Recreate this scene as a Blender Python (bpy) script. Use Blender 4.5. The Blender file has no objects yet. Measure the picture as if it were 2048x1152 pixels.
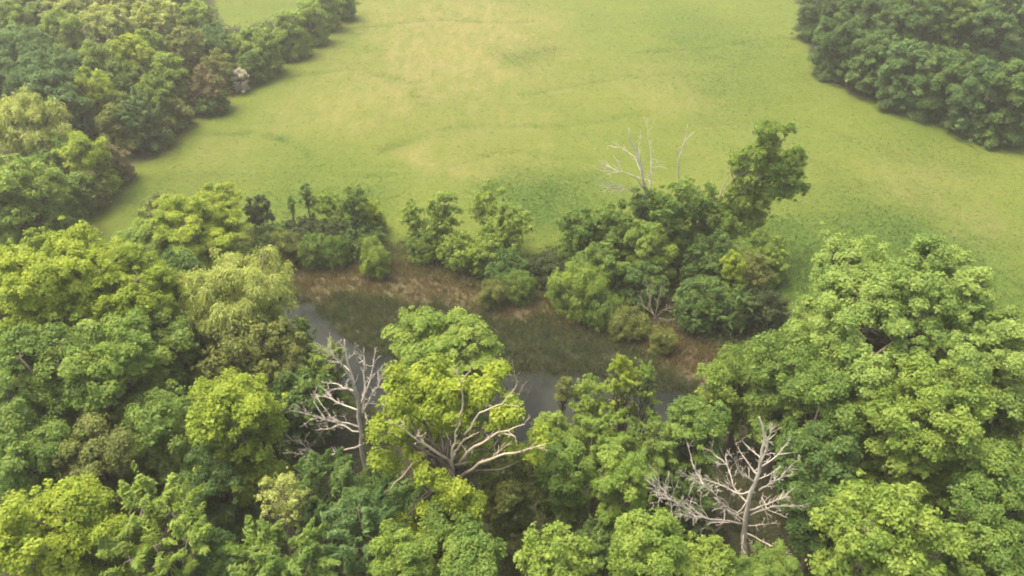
import bpy, math, numpy as np
from mathutils import Vector

# ------------------------------------------------------------------ camera, sky, sun
SC = bpy.context.scene
COL = SC.collection
W, H = 2048.0, 1152.0
PITCH = math.radians(35.0)
CAMZ = 45.0
F = (W / 2) / math.tan(math.radians(33.0))
cam_d = bpy.data.cameras.new("camera")
cam_d.sensor_width = 36.0
cam_d.lens = 18.0 / math.tan(math.radians(33.0))
cam_d.clip_end = 6000
cam_d.clip_start = 0.5
cam = bpy.data.objects.new("camera", cam_d)
cam.location = (0, 0, CAMZ)
cam.rotation_euler = (math.pi / 2 - PITCH, 0, 0)
COL.objects.link(cam)
SC.camera = cam

SUN_EL, SUN_AZ = math.radians(69), math.radians(-75)     # azimuth measured clockwise from +Y
world = bpy.data.worlds.new("World")
SC.world = world
world.use_nodes = True
nt = world.node_tree
sky = nt.nodes.new("ShaderNodeTexSky")
sky.sky_type = 'NISHITA'
sky.sun_disc = False
sky.sun_elevation = SUN_EL
sky.sun_rotation = SUN_AZ
sky.air_density = 1.0
sky.dust_density = 7.0
sky.ozone_density = 0.2
nt.links.new(sky.outputs[0], nt.nodes["Background"].inputs[0])
nt.nodes["Background"].inputs[1].default_value = 0.15
sd = bpy.data.lights.new("sun", 'SUN')
sd.energy = 1.5
sd.angle = math.radians(30)
sd.color = (1.0, 0.91, 0.70)
sun = bpy.data.objects.new("sun", sd)
d = Vector((math.sin(SUN_AZ) * math.cos(SUN_EL), math.cos(SUN_AZ) * math.cos(SUN_EL), math.sin(SUN_EL)))
sun.rotation_euler = d.to_track_quat('Z', 'Y').to_euler()
COL.objects.link(sun)
SC.view_settings.view_transform = 'Standard'
SC.view_settings.look = 'None'
SC.view_settings.gamma = 1.0
SC.view_settings.use_curve_mapping = False
SC.view_settings.exposure = 1.56
SC.render.engine = 'CYCLES'
SC.cycles.filter_width = 1.85
SC.cycles.max_bounces = 6
SC.cycles.diffuse_bounces = 3
SC.cycles.transmission_bounces = 3
SC.cycles.volume_bounces = 0
HAZE = 0.0007

# ------------------------------------------------------------------ picture <-> ground
cP, sP = math.cos(PITCH), math.sin(PITCH)

def ray(u, v):
    dx, dy = (u - W / 2) / F, (v - H / 2) / F
    return np.array([dx, cP - dy * sP, -sP - dy * cP])

def at_z(u, v, z=0.0):
    r = ray(u, v)
    t = (z - CAMZ) / r[2]
    return np.array([0, 0, CAMZ]) + r * t

def at_y(u, v, y):
    r = ray(u, v)
    t = y / r[1]
    return np.array([0, 0, CAMZ]) + r * t

def depth(p):
    return p[1] * cP - (p[2] - CAMZ) * sP

def poly(pts, z=0.0):
    return np.array([at_z(u, v, z)[:2] for u, v in pts])

def seg_dist(P, a, b):
    ab = b - a
    t = np.clip(((P - a) @ ab) / (ab @ ab + 1e-9), 0, 1)
    return np.hypot(*(P - (a + t[:, None] * ab)).T)

def line_dist(P, L):
    dmin = np.full(len(P), 1e9)
    for i in range(len(L) - 1):
        dmin = np.minimum(dmin, seg_dist(P, L[i], L[i + 1]))
    return dmin

def poly_sd(P, L):                       # signed distance, negative inside
    n = len(L)
    dmin = line_dist(P, np.vstack([L, L[:1]]))
    inside = np.zeros(len(P), bool)
    for i in range(n):
        a, b = L[i], L[(i + 1) % n]
        c = (a[1] > P[:, 1]) != (b[1] > P[:, 1])
        xs = (b[0] - a[0]) * (P[:, 1] - a[1]) / (b[1] - a[1] + 1e-12) + a[0]
        inside ^= c & (P[:, 0] < xs)
    return np.where(inside, -dmin, dmin)

def wob(P, s, seed=0):                   # cheap smooth noise, about -1..1
    r = np.random.default_rng(seed)
    out = np.zeros(len(P))
    for k in range(6):
        a = r.uniform(0, 6.283)
        f = (0.6 + 1.3 * r.random()) / s
        q = P[:, 0] * math.cos(a) + P[:, 1] * math.sin(a)
        out += np.sin(q * f * 6.283 + r.uniform(0, 6.283) + 1.3 * np.sin((P[:, 1] * math.cos(a) - P[:, 0] * math.sin(a)) * f * 4.1))
    return out / 3.4

WATER_Z = -0.75
WATER = poly([(560, 570), (595, 588), (640, 600), (668, 635), (708, 674), (765, 704), (920, 722), (1030, 738), (1110, 735), (1200, 748),
              (1290, 766), (1345, 772), (1400, 792), (1380, 850), (1250, 890), (1080, 900), (900, 860), (720, 800), (610, 730), (570, 650)], WATER_Z)
MARSH = poly([(560, 570), (700, 588), (950, 606), (1100, 622), (1230, 665), (1330, 705), (1430, 742), (1440, 800), (1390, 830), (1240, 800),
              (1040, 770), (760, 720), (640, 640)], -0.6)
MUD = poly([(530, 530), (640, 548), (760, 558), (860, 572), (960, 590), (1090, 606), (1220, 632), (1330, 668), (1440, 722)], -0.4)
FRONT = poly([(-900, 560), (100, 555), (250, 540), (400, 520), (490, 500), (540, 520), (565, 600), (610, 690), (700, 740), (800, 765), (920, 780), (1100, 800),
              (1250, 810), (1380, 815), (1440, 780), (1500, 760), (1620, 800), (1760, 880), (2048, 900), (2900, 930), (2900, 2100), (-900, 2100)])
HEDGE = poly([(490, 458), (620, 468), (780, 478), (930, 500), (1080, 520), (1110, 500), (1230, 480), (1440, 470), (1530, 560), (1580, 640), (1560, 700),
              (1440, 712), (1330, 655), (1220, 622), (1000, 585), (830, 548), (690, 528), (540, 512)])
LEFTW = poly([(-600, 700), (60, 470), (160, 420), (250, 345), (385, 250), (520, 150), (625, 75), (715, 8), (690, -25), (560, 40), (440, 60), (430, 0), (470, -90), (-900, -90)])
RIGHTW = poly([(1592, -60), (1600, 60), (1640, 150), (1700, 185), (1850, 225), (1980, 262), (2200, 300), (2900, 420), (2900, -160), (1592, -160)])
SWALES = [poly(p) for p in ([(430, 268), (500, 266), (560, 276), (610, 300), (640, 330)], [(1270, 105), (1380, 96), (1500, 78)],
                            [(590, 150), (700, 140), (830, 165), (850, 210)], [(660, 60), (860, 40), (1060, 45)], [(1050, 190), (1250, 150), (1450, 150)], [(250, 400), (420, 350), (600, 360), (800, 345)], [(760, 300), (900, 250), (1120, 255), (1300, 230)], [(900, 330), (1010, 300), (1180, 320)], [(1640, 330), (1760, 360), (1900, 430), (2048, 460)], [(1420, 250), (1600, 240), (1750, 290)])]
DRY = [((900, 40), 190, 1.0), ((960, 110), 160, .7), ((1330, 170), 110, .6), ((850, 330), 60, .8), ((1850, 370), 110, .6), ((1960, 470), 80, .3),
       ((620, 230), 110, .45), ((1000, 270), 170, .45), ((1500, 330), 130, .3), ((420, 330), 70, .35), ((760, 180), 120, .6)]
LUSH = [((1070, 395), 75, 1.0), ((1180, 380), 60, .5), ((1540, 480), 90, .9), ((1640, 560), 90, .8), ((1760, 480), 150, .28), ((560, 420), 120, .5),
        ((720, 410), 60, .6), ((1050, 110), 50, .5), ((330, 380), 90, .45), ((1480, 100), 120, .4), ((1900, 560), 170, .8), ((1700, 420), 150, .2), ((1850, 300), 110, .35), ((1450, 200), 110, .3), ((1100, 470), 60, .6)]

def spots(P, L, seed):
    o = np.zeros(len(P))
    w = P + np.stack([wob(P, 14, seed), wob(P, 17, seed + 1)], 1) * 3.0
    for (u, v), r, k in L:
        c = at_z(u, v)
        rr = r * depth(c) / F
        dd = (w[:, 0] - c[0]) ** 2 + ((w[:, 1] - c[1]) / 1.5) ** 2
        o += k * np.exp(-dd / (rr * rr))
    return np.clip(o, 0, 1)

def near(P):
    return (np.abs(P[:, 0]) < 140) & (P[:, 1] > 0) & (P[:, 1] < 240)

def zones(P):
    wb = wob(P, 7, 3) * .9 + wob(P, 2.2, 4) * .45
    sm = lambda x, w: np.clip(.5 - x / w, 0, 1)
    z = {}
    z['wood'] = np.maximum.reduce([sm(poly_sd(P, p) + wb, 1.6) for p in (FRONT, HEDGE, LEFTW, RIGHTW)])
    z['mud'] = sm(line_dist(P, MUD) - 3.5 + wb * 1.0, 2.4)
    z['marsh'] = sm(poly_sd(P, MARSH) + wb * .8, 1.6)
    z['dry'] = spots(P, DRY, 11)
    lush = spots(P, LUSH, 21)
    for q, s in enumerate(SWALES):
        lush = np.maximum(lush, (.85 if q < 2 else .5) * (.6 + .4 * wob(P, 6, 51)) * np.exp(-(line_dist(P, s) + .3 * wb) ** 2 / .6))
    z['lush'] = lush
    return z

def terrain(P):
    P = np.asarray(P, float)
    sdw = poly_sd(P, WATER) + wob(P, 3.0, 8) * .35
    fr = np.clip(sdw / 11.0, 0, 1)
    h = np.where(sdw > 0, WATER_Z + .08 + (0.67) * fr * fr * (3 - 2 * fr), WATER_Z - .55 + .63 * np.exp(sdw / .8))
    und = wob(P, 45, 9) * .22 + wob(P, 18, 10) * .07
    h = h + und * np.clip((sdw - 8) / 15, 0, 1)
    for s in SWALES:
        h = h - .14 * np.exp(-(line_dist(P, s)) ** 2 / .9) * np.clip((sdw - 8) / 15, 0, 1)
    return h

def gz(x, y):
    return float(terrain(np.array([[x, y]]))[0])

# ------------------------------------------------------------------ materials
def new_mat(name):
    m = bpy.data.materials.new(name)
    m.use_nodes = True
    n = m.node_tree.nodes
    return m, n, m.node_tree.links, n["Principled BSDF"]

def mixc(n, l, fac, a, b, blend='MIX'):
    x = n.new("ShaderNodeMix")
    x.data_type = 'RGBA'
    x.blend_type = blend
    for s, val in ((x.inputs[0], fac), (x.inputs[6], a), (x.inputs[7], b)):
        if hasattr(val, 'is_output'):
            l.new(val, s)
        elif isinstance(val, (int, float)):
            s.default_value = val
        else:
            s.default_value = (*val, 1)
    return x.outputs[2]

def noise(n, l, scale, detail=4, rough=.55, coord=None):
    t = n.new("ShaderNodeTexNoise")
    t.inputs['Scale'].default_value = scale
    t.inputs['Detail'].default_value = detail
    t.inputs['Roughness'].default_value = rough
    if coord is not None:
        l.new(coord, t.inputs['Vector'])
    return t.outputs[0]

def ramp(n, l, src, lo, hi, a=0.0, b=1.0):
    r = n.new("ShaderNodeMapRange")
    r.inputs[1].default_value, r.inputs[2].default_value = lo, hi
    r.inputs[3].default_value, r.inputs[4].default_value = a, b
    l.new(src, r.inputs[0])
    return r.outputs[0]

def attr(n, name):
    a = n.new("ShaderNodeAttribute")
    a.attribute_name = name
    return a.outputs[2]

def worldpos(n, l, sx=1.0, sy=1.0):
    g = n.new("ShaderNodeNewGeometry")
    m = n.new("ShaderNodeMapping")
    m.inputs['Scale'].default_value = (sx, sy, 1)
    l.new(g.outputs[0], m.inputs[0])
    return m.outputs[0]

def field_colour(n, l):
    pos = worldpos(n, l)
    pos2 = worldpos(n, l, 1.0, .3)
    pos3 = worldpos(n, l, .12, 1.0)
    c = mixc(n, l, ramp(n, l, noise(n, l, .05, 5, .6, pos), .34, .66), (0.083, 0.120, 0.015), (0.113, 0.140, 0.020))
    c = mixc(n, l, ramp(n, l, noise(n, l, .35, 6, .65, pos), .38, .68, 0, .35), c, (0.071, 0.106, 0.013))
    c = mixc(n, l, ramp(n, l, noise(n, l, .9, 5, .6, pos3), .48, .7, 0, .35), c, (0.132, 0.149, 0.028))
    c = mixc(n, l, ramp(n, l, noise(n, l, 1.6, 5, .7, pos2), .5, .72, 0, .25), c, (0.147, 0.139, 0.039))
    n1 = n.new("ShaderNodeMath"); n1.operation = 'MULTIPLY'
    l.new(attr(n, 'dry'), n1.inputs[0])
    l.new(ramp(n, l, noise(n, l, .5, 6, .7, pos2), .30, .66, .05, .8), n1.inputs[1])
    c = mixc(n, l, n1.outputs[0], c, (0.203, 0.174, 0.063))
    n2 = n.new("ShaderNodeMath"); n2.operation = 'MULTIPLY'
    l.new(attr(n, 'lush'), n2.inputs[0])
    l.new(ramp(n, l, noise(n, l, .9, 5, .7, pos), .3, .6, .45, .9), n2.inputs[1])
    c = mixc(n, l, n2.outputs[0], c, (0.042, 0.086, 0.012))
    return c, pos

def mat_ground():
    m, n, l, b = new_mat("ground_soil_and_grass")
    c, pos = field_colour(n, l)
    mar = mixc(n, l, ramp(n, l, noise(n, l, .8, 6, .7, pos), .4, .62), (.032, .044, .022), (.066, .066, .034))
    c = mixc(n, l, attr(n, 'marsh'), c, mar)
    mud = mixc(n, l, ramp(n, l, noise(n, l, .6, 7, .7, pos), .38, .64), (0.090, 0.067, 0.040), (0.109, 0.095, 0.048))
    c = mixc(n, l, attr(n, 'mud'), c, mud)
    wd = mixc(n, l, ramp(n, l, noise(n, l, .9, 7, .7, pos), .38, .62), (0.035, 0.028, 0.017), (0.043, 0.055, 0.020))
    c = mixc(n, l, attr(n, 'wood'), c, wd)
    l.new(c, b.inputs['Base Color'])
    b.inputs['Roughness'].default_value = .95
    b.inputs['Specular IOR Level'].default_value = .15
    bp = n.new("ShaderNodeBump")
    bp.inputs['Strength'].default_value = .8
    bp.inputs['Distance'].default_value = .22
    l.new(noise(n, l, 2.2, 8, .75, pos), bp.inputs['Height'])
    l.new(bp.outputs[0], b.inputs['Normal'])
    return m

def mat_grass():
    m, n, l, b = new_mat("meadow_grass_blades")
    c, pos = field_colour(n, l)
    c = mixc(n, l, ramp(n, l, attr(n, 'tint'), .0, .5, .1, 0), c, (0.062, 0.118, 0.012))
    c = mixc(n, l, ramp(n, l, attr(n, 'tint'), .6, 1, 0, .18), c, (0.172, 0.209, 0.048))
    l.new(c, b.inputs['Base Color'])
    b.inputs['Roughness'].default_value = .8
    b.inputs['Specular IOR Level'].default_value = .2
    tr = n.new("ShaderNodeBsdfTranslucent"); l.new(c, tr.inputs[0])
    mx = n.new("ShaderNodeMixShader"); mx.inputs[0].default_value = .6
    l.new(b.outputs[0], mx.inputs[1]); l.new(tr.outputs[0], mx.inputs[2]); l.new(mx.outputs[0], n["Material Output"].inputs[0])
    return m

def mat_two(name, dark, light, translucent=.5, rough=.6, spec=.25, third=None):
    m, n, l, b = new_mat(name)
    c = mixc(n, l, attr(n, 'tint'), dark, light)
    oi = n.new("ShaderNodeObjectInfo")
    c = mixc(n, l, ramp(n, l, oi.outputs['Random'], 0, 1, 0, .2), c, third or (light[0] * 1.05, light[1] * 1.0, light[2]))
    l.new(c, b.inputs['Base Color'])
    b.inputs['Roughness'].default_value = rough
    b.inputs['Specular IOR Level'].default_value = spec
    if translucent:
        tr = n.new("ShaderNodeBsdfTranslucent")
        l.new(mixc(n, l, 1.0, c, (1.0, 1.0, .55), 'MULTIPLY'), tr.inputs[0])
        mx = n.new("ShaderNodeMixShader")
        mx.inputs[0].default_value = translucent
        l.new(b.outputs[0], mx.inputs[1]); l.new(tr.outputs[0], mx.inputs[2])
        l.new(mx.outputs[0], n["Material Output"].inputs[0])
    return m

LEAF = {
    'Y': mat_two("yellow_green_leaves", (0.196, 0.281, 0.026), (0.382, 0.458, 0.050)),
    'L': mat_two("light_green_leaves", (0.159, 0.255, 0.038), (0.307, 0.400, 0.072)),
    'M': mat_two("soft_pale_green_leaves", (.160, .255, .050), (.320, .420, .096)),
    'G': mat_two("mid_green_leaves", (0.106, 0.192, 0.034), (0.228, 0.317, 0.058)),
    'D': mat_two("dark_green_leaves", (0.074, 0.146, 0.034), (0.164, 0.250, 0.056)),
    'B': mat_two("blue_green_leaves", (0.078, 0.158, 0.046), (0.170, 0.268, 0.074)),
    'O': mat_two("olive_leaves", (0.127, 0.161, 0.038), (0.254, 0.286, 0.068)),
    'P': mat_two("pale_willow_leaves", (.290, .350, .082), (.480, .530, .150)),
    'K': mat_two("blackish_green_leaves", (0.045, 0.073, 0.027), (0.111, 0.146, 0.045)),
    'T': mat_two("brown_grey_leaves", (0.127, 0.114, 0.050), (0.244, 0.213, 0.092)),
    'W': mat_two("cream_blossom", (0.445, 0.416, 0.320), (0.700, 0.645, 0.520)),
    'N': mat_two("golden_leaves", (0.201, 0.218, 0.045), (0.360, 0.364, 0.090)),
}
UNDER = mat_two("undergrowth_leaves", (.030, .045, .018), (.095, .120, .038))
REED = mat_two("marsh_reed_blades", (0.038, 0.061, 0.026), (0.117, 0.133, 0.055), .4)
STRAW = mat_two("dry_straw_blades", (.100, .076, .036), (.215, .170, .085), .4)

def mat_bark(name, a, b_, scale=3.0):
    m, n, l, b = new_mat(name)
    tc = n.new("ShaderNodeTexCoord")
    mp = n.new("ShaderNodeMapping"); mp.inputs['Scale'].default_value = (1, 1, .25)
    l.new(tc.outputs['Object'], mp.inputs[0])
    s = noise(n, l, scale, 7, .7, mp.outputs[0])
    l.new(mixc(n, l, ramp(n, l, s, .35, .65), a, b_), b.inputs['Base Color'])
    b.inputs['Roughness'].default_value = .85
    b.inputs['Specular IOR Level'].default_value = .2
    bp = n.new("ShaderNodeBump"); bp.inputs['Strength'].default_value = .5; bp.inputs['Distance'].default_value = .04
    l.new(noise(n, l, scale * 4, 5, .6, mp.outputs[0]), bp.inputs['Height'])
    l.new(bp.outputs[0], b.inputs['Normal'])
    return m

BARK = mat_bark("brown_bark", (0.081, 0.065, 0.046), (0.161, 0.133, 0.098))
PALE = mat_bark("bleached_dead_wood", (0.322, 0.282, 0.226), (0.564, 0.508, 0.421))
LIMB = mat_bark("pale_limb_bark", (0.322, 0.257, 0.172), (0.532, 0.451, 0.328))
GREYW = mat_bark("grey_dead_wood", (0.161, 0.133, 0.094), (0.290, 0.242, 0.179))

def mat_water():
    m, n, l, b = new_mat("pond_water")
    pos = worldpos(n, l)
    l.new(mixc(n, l, ramp(n, l, noise(n, l, .12, 4, .6, pos), .4, .6), (.010, .012, .008), (.026, .028, .018)), b.inputs['Base Color'])
    b.inputs['Roughness'].default_value = .12
    b.inputs['IOR'].default_value = 1.26
    bp = n.new("ShaderNodeBump"); bp.inputs['Strength'].default_value = .25; bp.inputs['Distance'].default_value = .03
    l.new(noise(n, l, 1.6, 3, .5, pos), bp.inputs['Height'])
    l.new(bp.outputs[0], b.inputs['Normal'])
    return m

# ------------------------------------------------------------------ mesh helpers
def mesh_np(name, V, faces, mat, parent=None, tint=None, attrs=None, smooth=False, loc=None):
    k = faces.shape[1]
    me = bpy.data.meshes.new(name)
    me.vertices.add(len(V)); me.loops.add(faces.size); me.polygons.add(len(faces))
    me.vertices.foreach_set('co', np.ascontiguousarray(V, np.float32).ravel())
    me.loops.foreach_set('vertex_index', np.ascontiguousarray(faces, np.int32).ravel())
    me.polygons.foreach_set('loop_start', np.arange(0, faces.size, k, dtype=np.int32))
    me.polygons.foreach_set('loop_total', np.full(len(faces), k, np.int32))
    if smooth:
        me.polygons.foreach_set('use_smooth', np.ones(len(faces), bool))
    me.update(calc_edges=True)
    A = dict(attrs or {})
    if tint is not None:
        A['tint'] = tint
    for nm, val in A.items():
        a = me.attributes.new(nm, 'FLOAT', 'POINT')
        a.data.foreach_set('value', np.ascontiguousarray(val, np.float32))
    me.materials.append(mat)
    o = bpy.data.objects.new(name, me)
    COL.objects.link(o)
    if parent is not None:
        o.parent = parent
    if loc is not None:
        o.location = loc
    return o

def unit(a):
    return a / (np.linalg.norm(a, axis=-1, keepdims=True) + 1e-9)

def leaf_quads(P, N, T, ln, wd, r):
    """one small bent leaf-spray face at every P, facing N, pointing along T"""
    T = unit(T - N * np.sum(T * N, 1, keepdims=True))
    Bv = np.cross(N, T)
    ln = ln[:, None]; wd = wd[:, None]
    k = r.uniform(-.2, .25, (len(P), 1))
    V = np.stack([P - T * ln * .5, P + Bv * wd * .5 + T * ln * k * .5, P + T * ln * .5 - N * ln * .12, P - Bv * wd * .5 + T * ln * k * .3], 1)
    return V.reshape(-1, 3), np.arange(len(P) * 4).reshape(-1, 4)

def tube_data(lines, sides=6):
    Vs, Fs, off = [], [], 0
    for pts, rad in lines:
        pts = np.asarray(pts, float); rad = np.asarray(rad, float)
        n = len(pts)
        if n < 2:
            continue
        t = unit(np.gradient(pts, axis=0))
        ref = np.array([0, 0, 1.0]) if abs(t[0][2]) < .9 else np.array([1.0, 0, 0])
        a = unit(np.cross(t, ref)); b = np.cross(t, a)
        ang = np.linspace(0, 2 * math.pi, sides, endpoint=False)
        ring = pts[:, None] + rad[:, None, None] * (np.cos(ang)[None, :, None] * a[:, None] + np.sin(ang)[None, :, None] * b[:, None])
        Vs.append(ring.reshape(-1, 3))
        i = np.arange(n - 1)[:, None] * sides; j = np.arange(sides)[None]; j2 = (j + 1) % sides
        q = np.stack([i + j, i + j2, i + sides + j2, i + sides + j], -1).reshape(-1, 4) + off
        Fs.append(q)
        off += n * sides
        if rad[-1] > .012:                       # close the broken end
            c = off; Vs.append(pts[-1:] + t[-1:] * rad[-1] * .6); off += 1
            base = c - sides
            Fs.append(np.array([[base + s, base + (s + 1) % sides, c, c] for s in range(sides)]))
    if not Vs:
        return None, None
    return np.vstack(Vs), np.vstack(Fs)

def tubes(name, lines, mat, parent=None, sides=6, loc=None):
    V, Q = tube_data(lines, sides)
    if V is None:
        return None
    tri = Q[:, 2] == Q[:, 3]
    me = bpy.data.meshes.new(name)
    if loc is not None:
        V = V - np.asarray(loc)
    me.from_pydata(V.tolist(), [], [list(q[:3]) if s else list(q) for q, s in zip(Q.tolist(), tri)])
    me.polygons.foreach_set('use_smooth', np.ones(len(me.polygons), bool))
    me.materials.append(mat)
    o = bpy.data.objects.new(name, me)
    COL.objects.link(o)
    if parent is not None:
        o.parent = parent
    return o

def wander(a, b, n, amp, r, sag=0.0):
    a = np.asarray(a, float); b = np.asarray(b, float)
    t = np.linspace(0, 1, n)[:, None]
    p = a + (b - a) * t
    L = np.linalg.norm(b - a)
    off = r.normal(0, 1, (n, 3)) * amp * L
    off[0] = 0; off[-1] = 0
    p = p + off
    p[:, 2] += sag * L * np.sin(t[:, 0] * math.pi)
    return p

def thing(name, label, cat, loc, group=None):
    o = bpy.data.objects.new(name, None)
    COL.objects.link(o)
    o.location = loc
    o['label'] = label; o['category'] = cat
    if group:
        o['group'] = group
    return o

def tag(o, label=None, cat=None, group=None, kind=None):
    for k, v in (('label', label), ('category', cat), ('group', group), ('kind', kind)):
        if v:
            o[k] = v
    return o

# ------------------------------------------------------------------ trees
def sphere_dirs(n, r):
    return unit(r.normal(0, 1, (n, 3)))

STYLE = {   # clump radius (m), leaves per m2 of clump, leaf length and width (m), upward bias, normal scatter
    'broad':   dict(rc=.47, den=215, ln=.155, wd=.11, up=.50, rnd=.45),
    'fine':    dict(rc=.38, den=125, ln=.20, wd=.13, up=.45, rnd=.62),
    'layer':   dict(rc=.55, den=170, ln=.18, wd=.11, up=.65, rnd=.4, flat=.55),
    'feather': dict(rc=.70, den=110, ln=.27, wd=.085, up=.5, rnd=.4, spray=1),
    'willow':  dict(rc=.55, den=130, ln=.26, wd=.07, up=.35, rnd=.5, droop=1),
    'shrub':   dict(rc=.34, den=120, ln=.20, wd=.11, up=.4, rnd=.62),
    'sparse':  dict(rc=.40, den=75, ln=.18, wd=.12, up=.4, rnd=.5),
}

def crown_mesh(name, lobes, style, mat, parent, origin, r, scale=1.0, cover=1.0, sizef=1.0):
    """lobes: (k,4) sphere centres and radii; foliage clumps sit on the lobes' outer faces"""
    S = STYLE[style]
    lobes = np.asarray(lobes, float)
    rc = S['rc'] * scale
    C = []
    for li, (x, y, z, R) in enumerate(lobes):
        area = 4 * math.pi * R * R
        n = max(5, int(area / (math.pi * rc * rc) * 1.25 * cover))
        dd = sphere_dirs(n, r)
        bump = 1 + .16 * np.sin(dd[:, 0] * 5 + li) * np.sin(dd[:, 1] * 4.3 + li * 2) + .10 * np.sin(dd[:, 2] * 7 + li)
        rad = R * (r.uniform(.62, 1.12, n)) * bump
        an = r.uniform(.78, 1.2, 3) * np.array([1, 1, .88])
        w = R * 1.0 + 1.2
        ph = r.uniform(0, 6.28, 6)
        lump = np.sin(dd[:, 0] * 6.1 + ph[0]) + np.sin(dd[:, 1] * 6.7 + ph[1]) + np.sin(dd[:, 2] * 7.3 + ph[2]) + np.sin((dd[:, 0] - dd[:, 1]) * 4.4 + ph[3])
        p = np.array([x, y, z]) + dd * (rad * (1 + .085 * lump))[:, None] * an
        keep = ((dd[:, 2] > -.55) | (r.random(n) < .35)) & ((lump > -2.1) | (r.random(n) < .3))
        for lj, (x2, y2, z2, R2) in enumerate(lobes):
            if lj != li:
                keep &= np.linalg.norm(p - [x2, y2, z2], axis=1) > R2 * .74
        C.append(np.hstack([p[keep], dd[keep], np.full((keep.sum(), 1), r.normal(0, .15))]))
    C = np.vstack(C)
    if not len(C):
        C = np.hstack([lobes[:, :3], np.tile([0, 0, 1.0, 0], (len(lobes), 1))])
    ltint = C[:, 6]; C = C[:, :6]
    # clumps themselves vary in size; a tail of small outliers roughens the outline
    cr = rc * r.uniform(.5, 1.45, len(C))
    sp = r.random(len(C)) < .14
    C[sp, :3] += C[sp, 3:] * (rc * r.uniform(.4, 1.7, sp.sum()))[:, None] + np.array([0, 0, .3]) * rc
    cr[sp] *= .55
    nl = np.maximum(6, (S['den'] * cr * cr * math.pi * 1.15 / (scale ** 2) / (sizef ** 2)).astype(int))
    idx = np.repeat(np.arange(len(C)), nl)
    m = len(idx)
    cc, cd = C[idx, :3], C[idx, 3:]
    dd = sphere_dirs(m, r)
    dd[:, 2] = np.where(dd[:, 2] < -.25, -dd[:, 2], dd[:, 2])
    q = r.uniform(.35, 1.12, m)[:, None]
    off = dd * q * cr[idx][:, None]
    if 'flat' in S:
        off[:, 2] *= S['flat']
    T = dd + r.normal(0, .6, (m, 3))
    if 'spray' in S:
        ax = unit(C[:, 3:] * np.array([1, 1, .6]) + np.array([0, 0, .55]) + r.normal(0, .35, (len(C), 3)))[idx]
        s = r.uniform(-.2, 1.5, m)[:, None] * cr[idx][:, None]
        off = off * .42 * np.clip(1.25 - s / (cr[idx][:, None] * 1.6), .25, 1) + ax * s
        T = ax * .9 + dd * .9
    if 'droop' in S:
        off[:, 2] = off[:, 2] * 1.25 - r.uniform(0, .8, m) * cr[idx]
        T = np.array([0, 0, -1.0]) + dd * .55
    P = cc + off
    N = unit(dd * .55 + cd * .35 + np.array([0, 0, S['up']]) + r.normal(0, S['rnd'], (m, 3)))
    ls = np.clip(np.exp(r.normal(0, .32, m)), .45, 2.0) * r.uniform(.75, 1.2, len(C))[idx]
    ln = S['ln'] * scale * sizef * ls
    wd = S['wd'] * scale * sizef * ls * r.uniform(.75, 1.25, m)
    V, Fq = leaf_quads(P - origin, N, T, ln, wd, r)
    lt = np.clip((.45 + ltint + r.normal(0, .2, len(C)))[idx] + r.normal(0, .22, m), 0, 1)
    o = mesh_np(name, V, Fq, mat, parent, tint=np.repeat(lt, 4))
    return o, C

def make_lobes(c, rx, rz, r, k=None):
    """a crown is many boughs of unequal size, set on an uneven shell, with the odd bough reaching out"""
    k = k or int(np.clip(9 + rx * 2.4, 9, 34))
    L = [(c[0], c[1], c[2] - rz * .05, rx * (.62 if rx > 6.5 else .50))]
    if rx > 7.0:
        L += [(c[0] + math.cos(q) * rx * .3, c[1] + math.sin(q) * rx * .3, c[2] + rz * .08, rx * .56) for q in (0, 1.57, 3.14, 4.71)]
    skew = r.normal(0, .12, 2) * rx
    g = 2.39996
    a0 = r.uniform(0, 6.28)
    for i in range(k):
        h = 1 - 1.45 * (i + .5) / k + r.normal(0, .08)          # 1 top .. -0.45 low
        h = float(np.clip(h, -.6, .97))
        a = a0 + i * g + r.normal(0, .25)
        R = rx * (r.uniform(.17, .29) if rx > 6.5 else r.uniform(.20, .36)) * (1.0 - .15 * h)
        reach = r.uniform(.78, 1.08) * math.sqrt(max(.02, 1 - h * h)) * (1 - (R / rx) * .75)
        L.append((c[0] + math.cos(a) * rx * reach + skew[0] * h, c[1] + math.sin(a) * rx * reach + skew[1] * h,
                  c[2] + h * (rz - R * .8) * r.uniform(.82, 1.04), R))
    if rz > rx * 1.25:
        for i in range(4):
            a = r.uniform(0, 6.28)
            L.append((c[0] + math.cos(a) * rx * .2, c[1] + math.sin(a) * rx * .2, c[2] + rz * (-.6 + .45 * i), rx * (.5 - .09 * i)))
    L = np.array(L)
    L[:, 2] = np.minimum(L[:, 2], c[2] + rz - L[:, 3] * .75)
    return L

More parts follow.
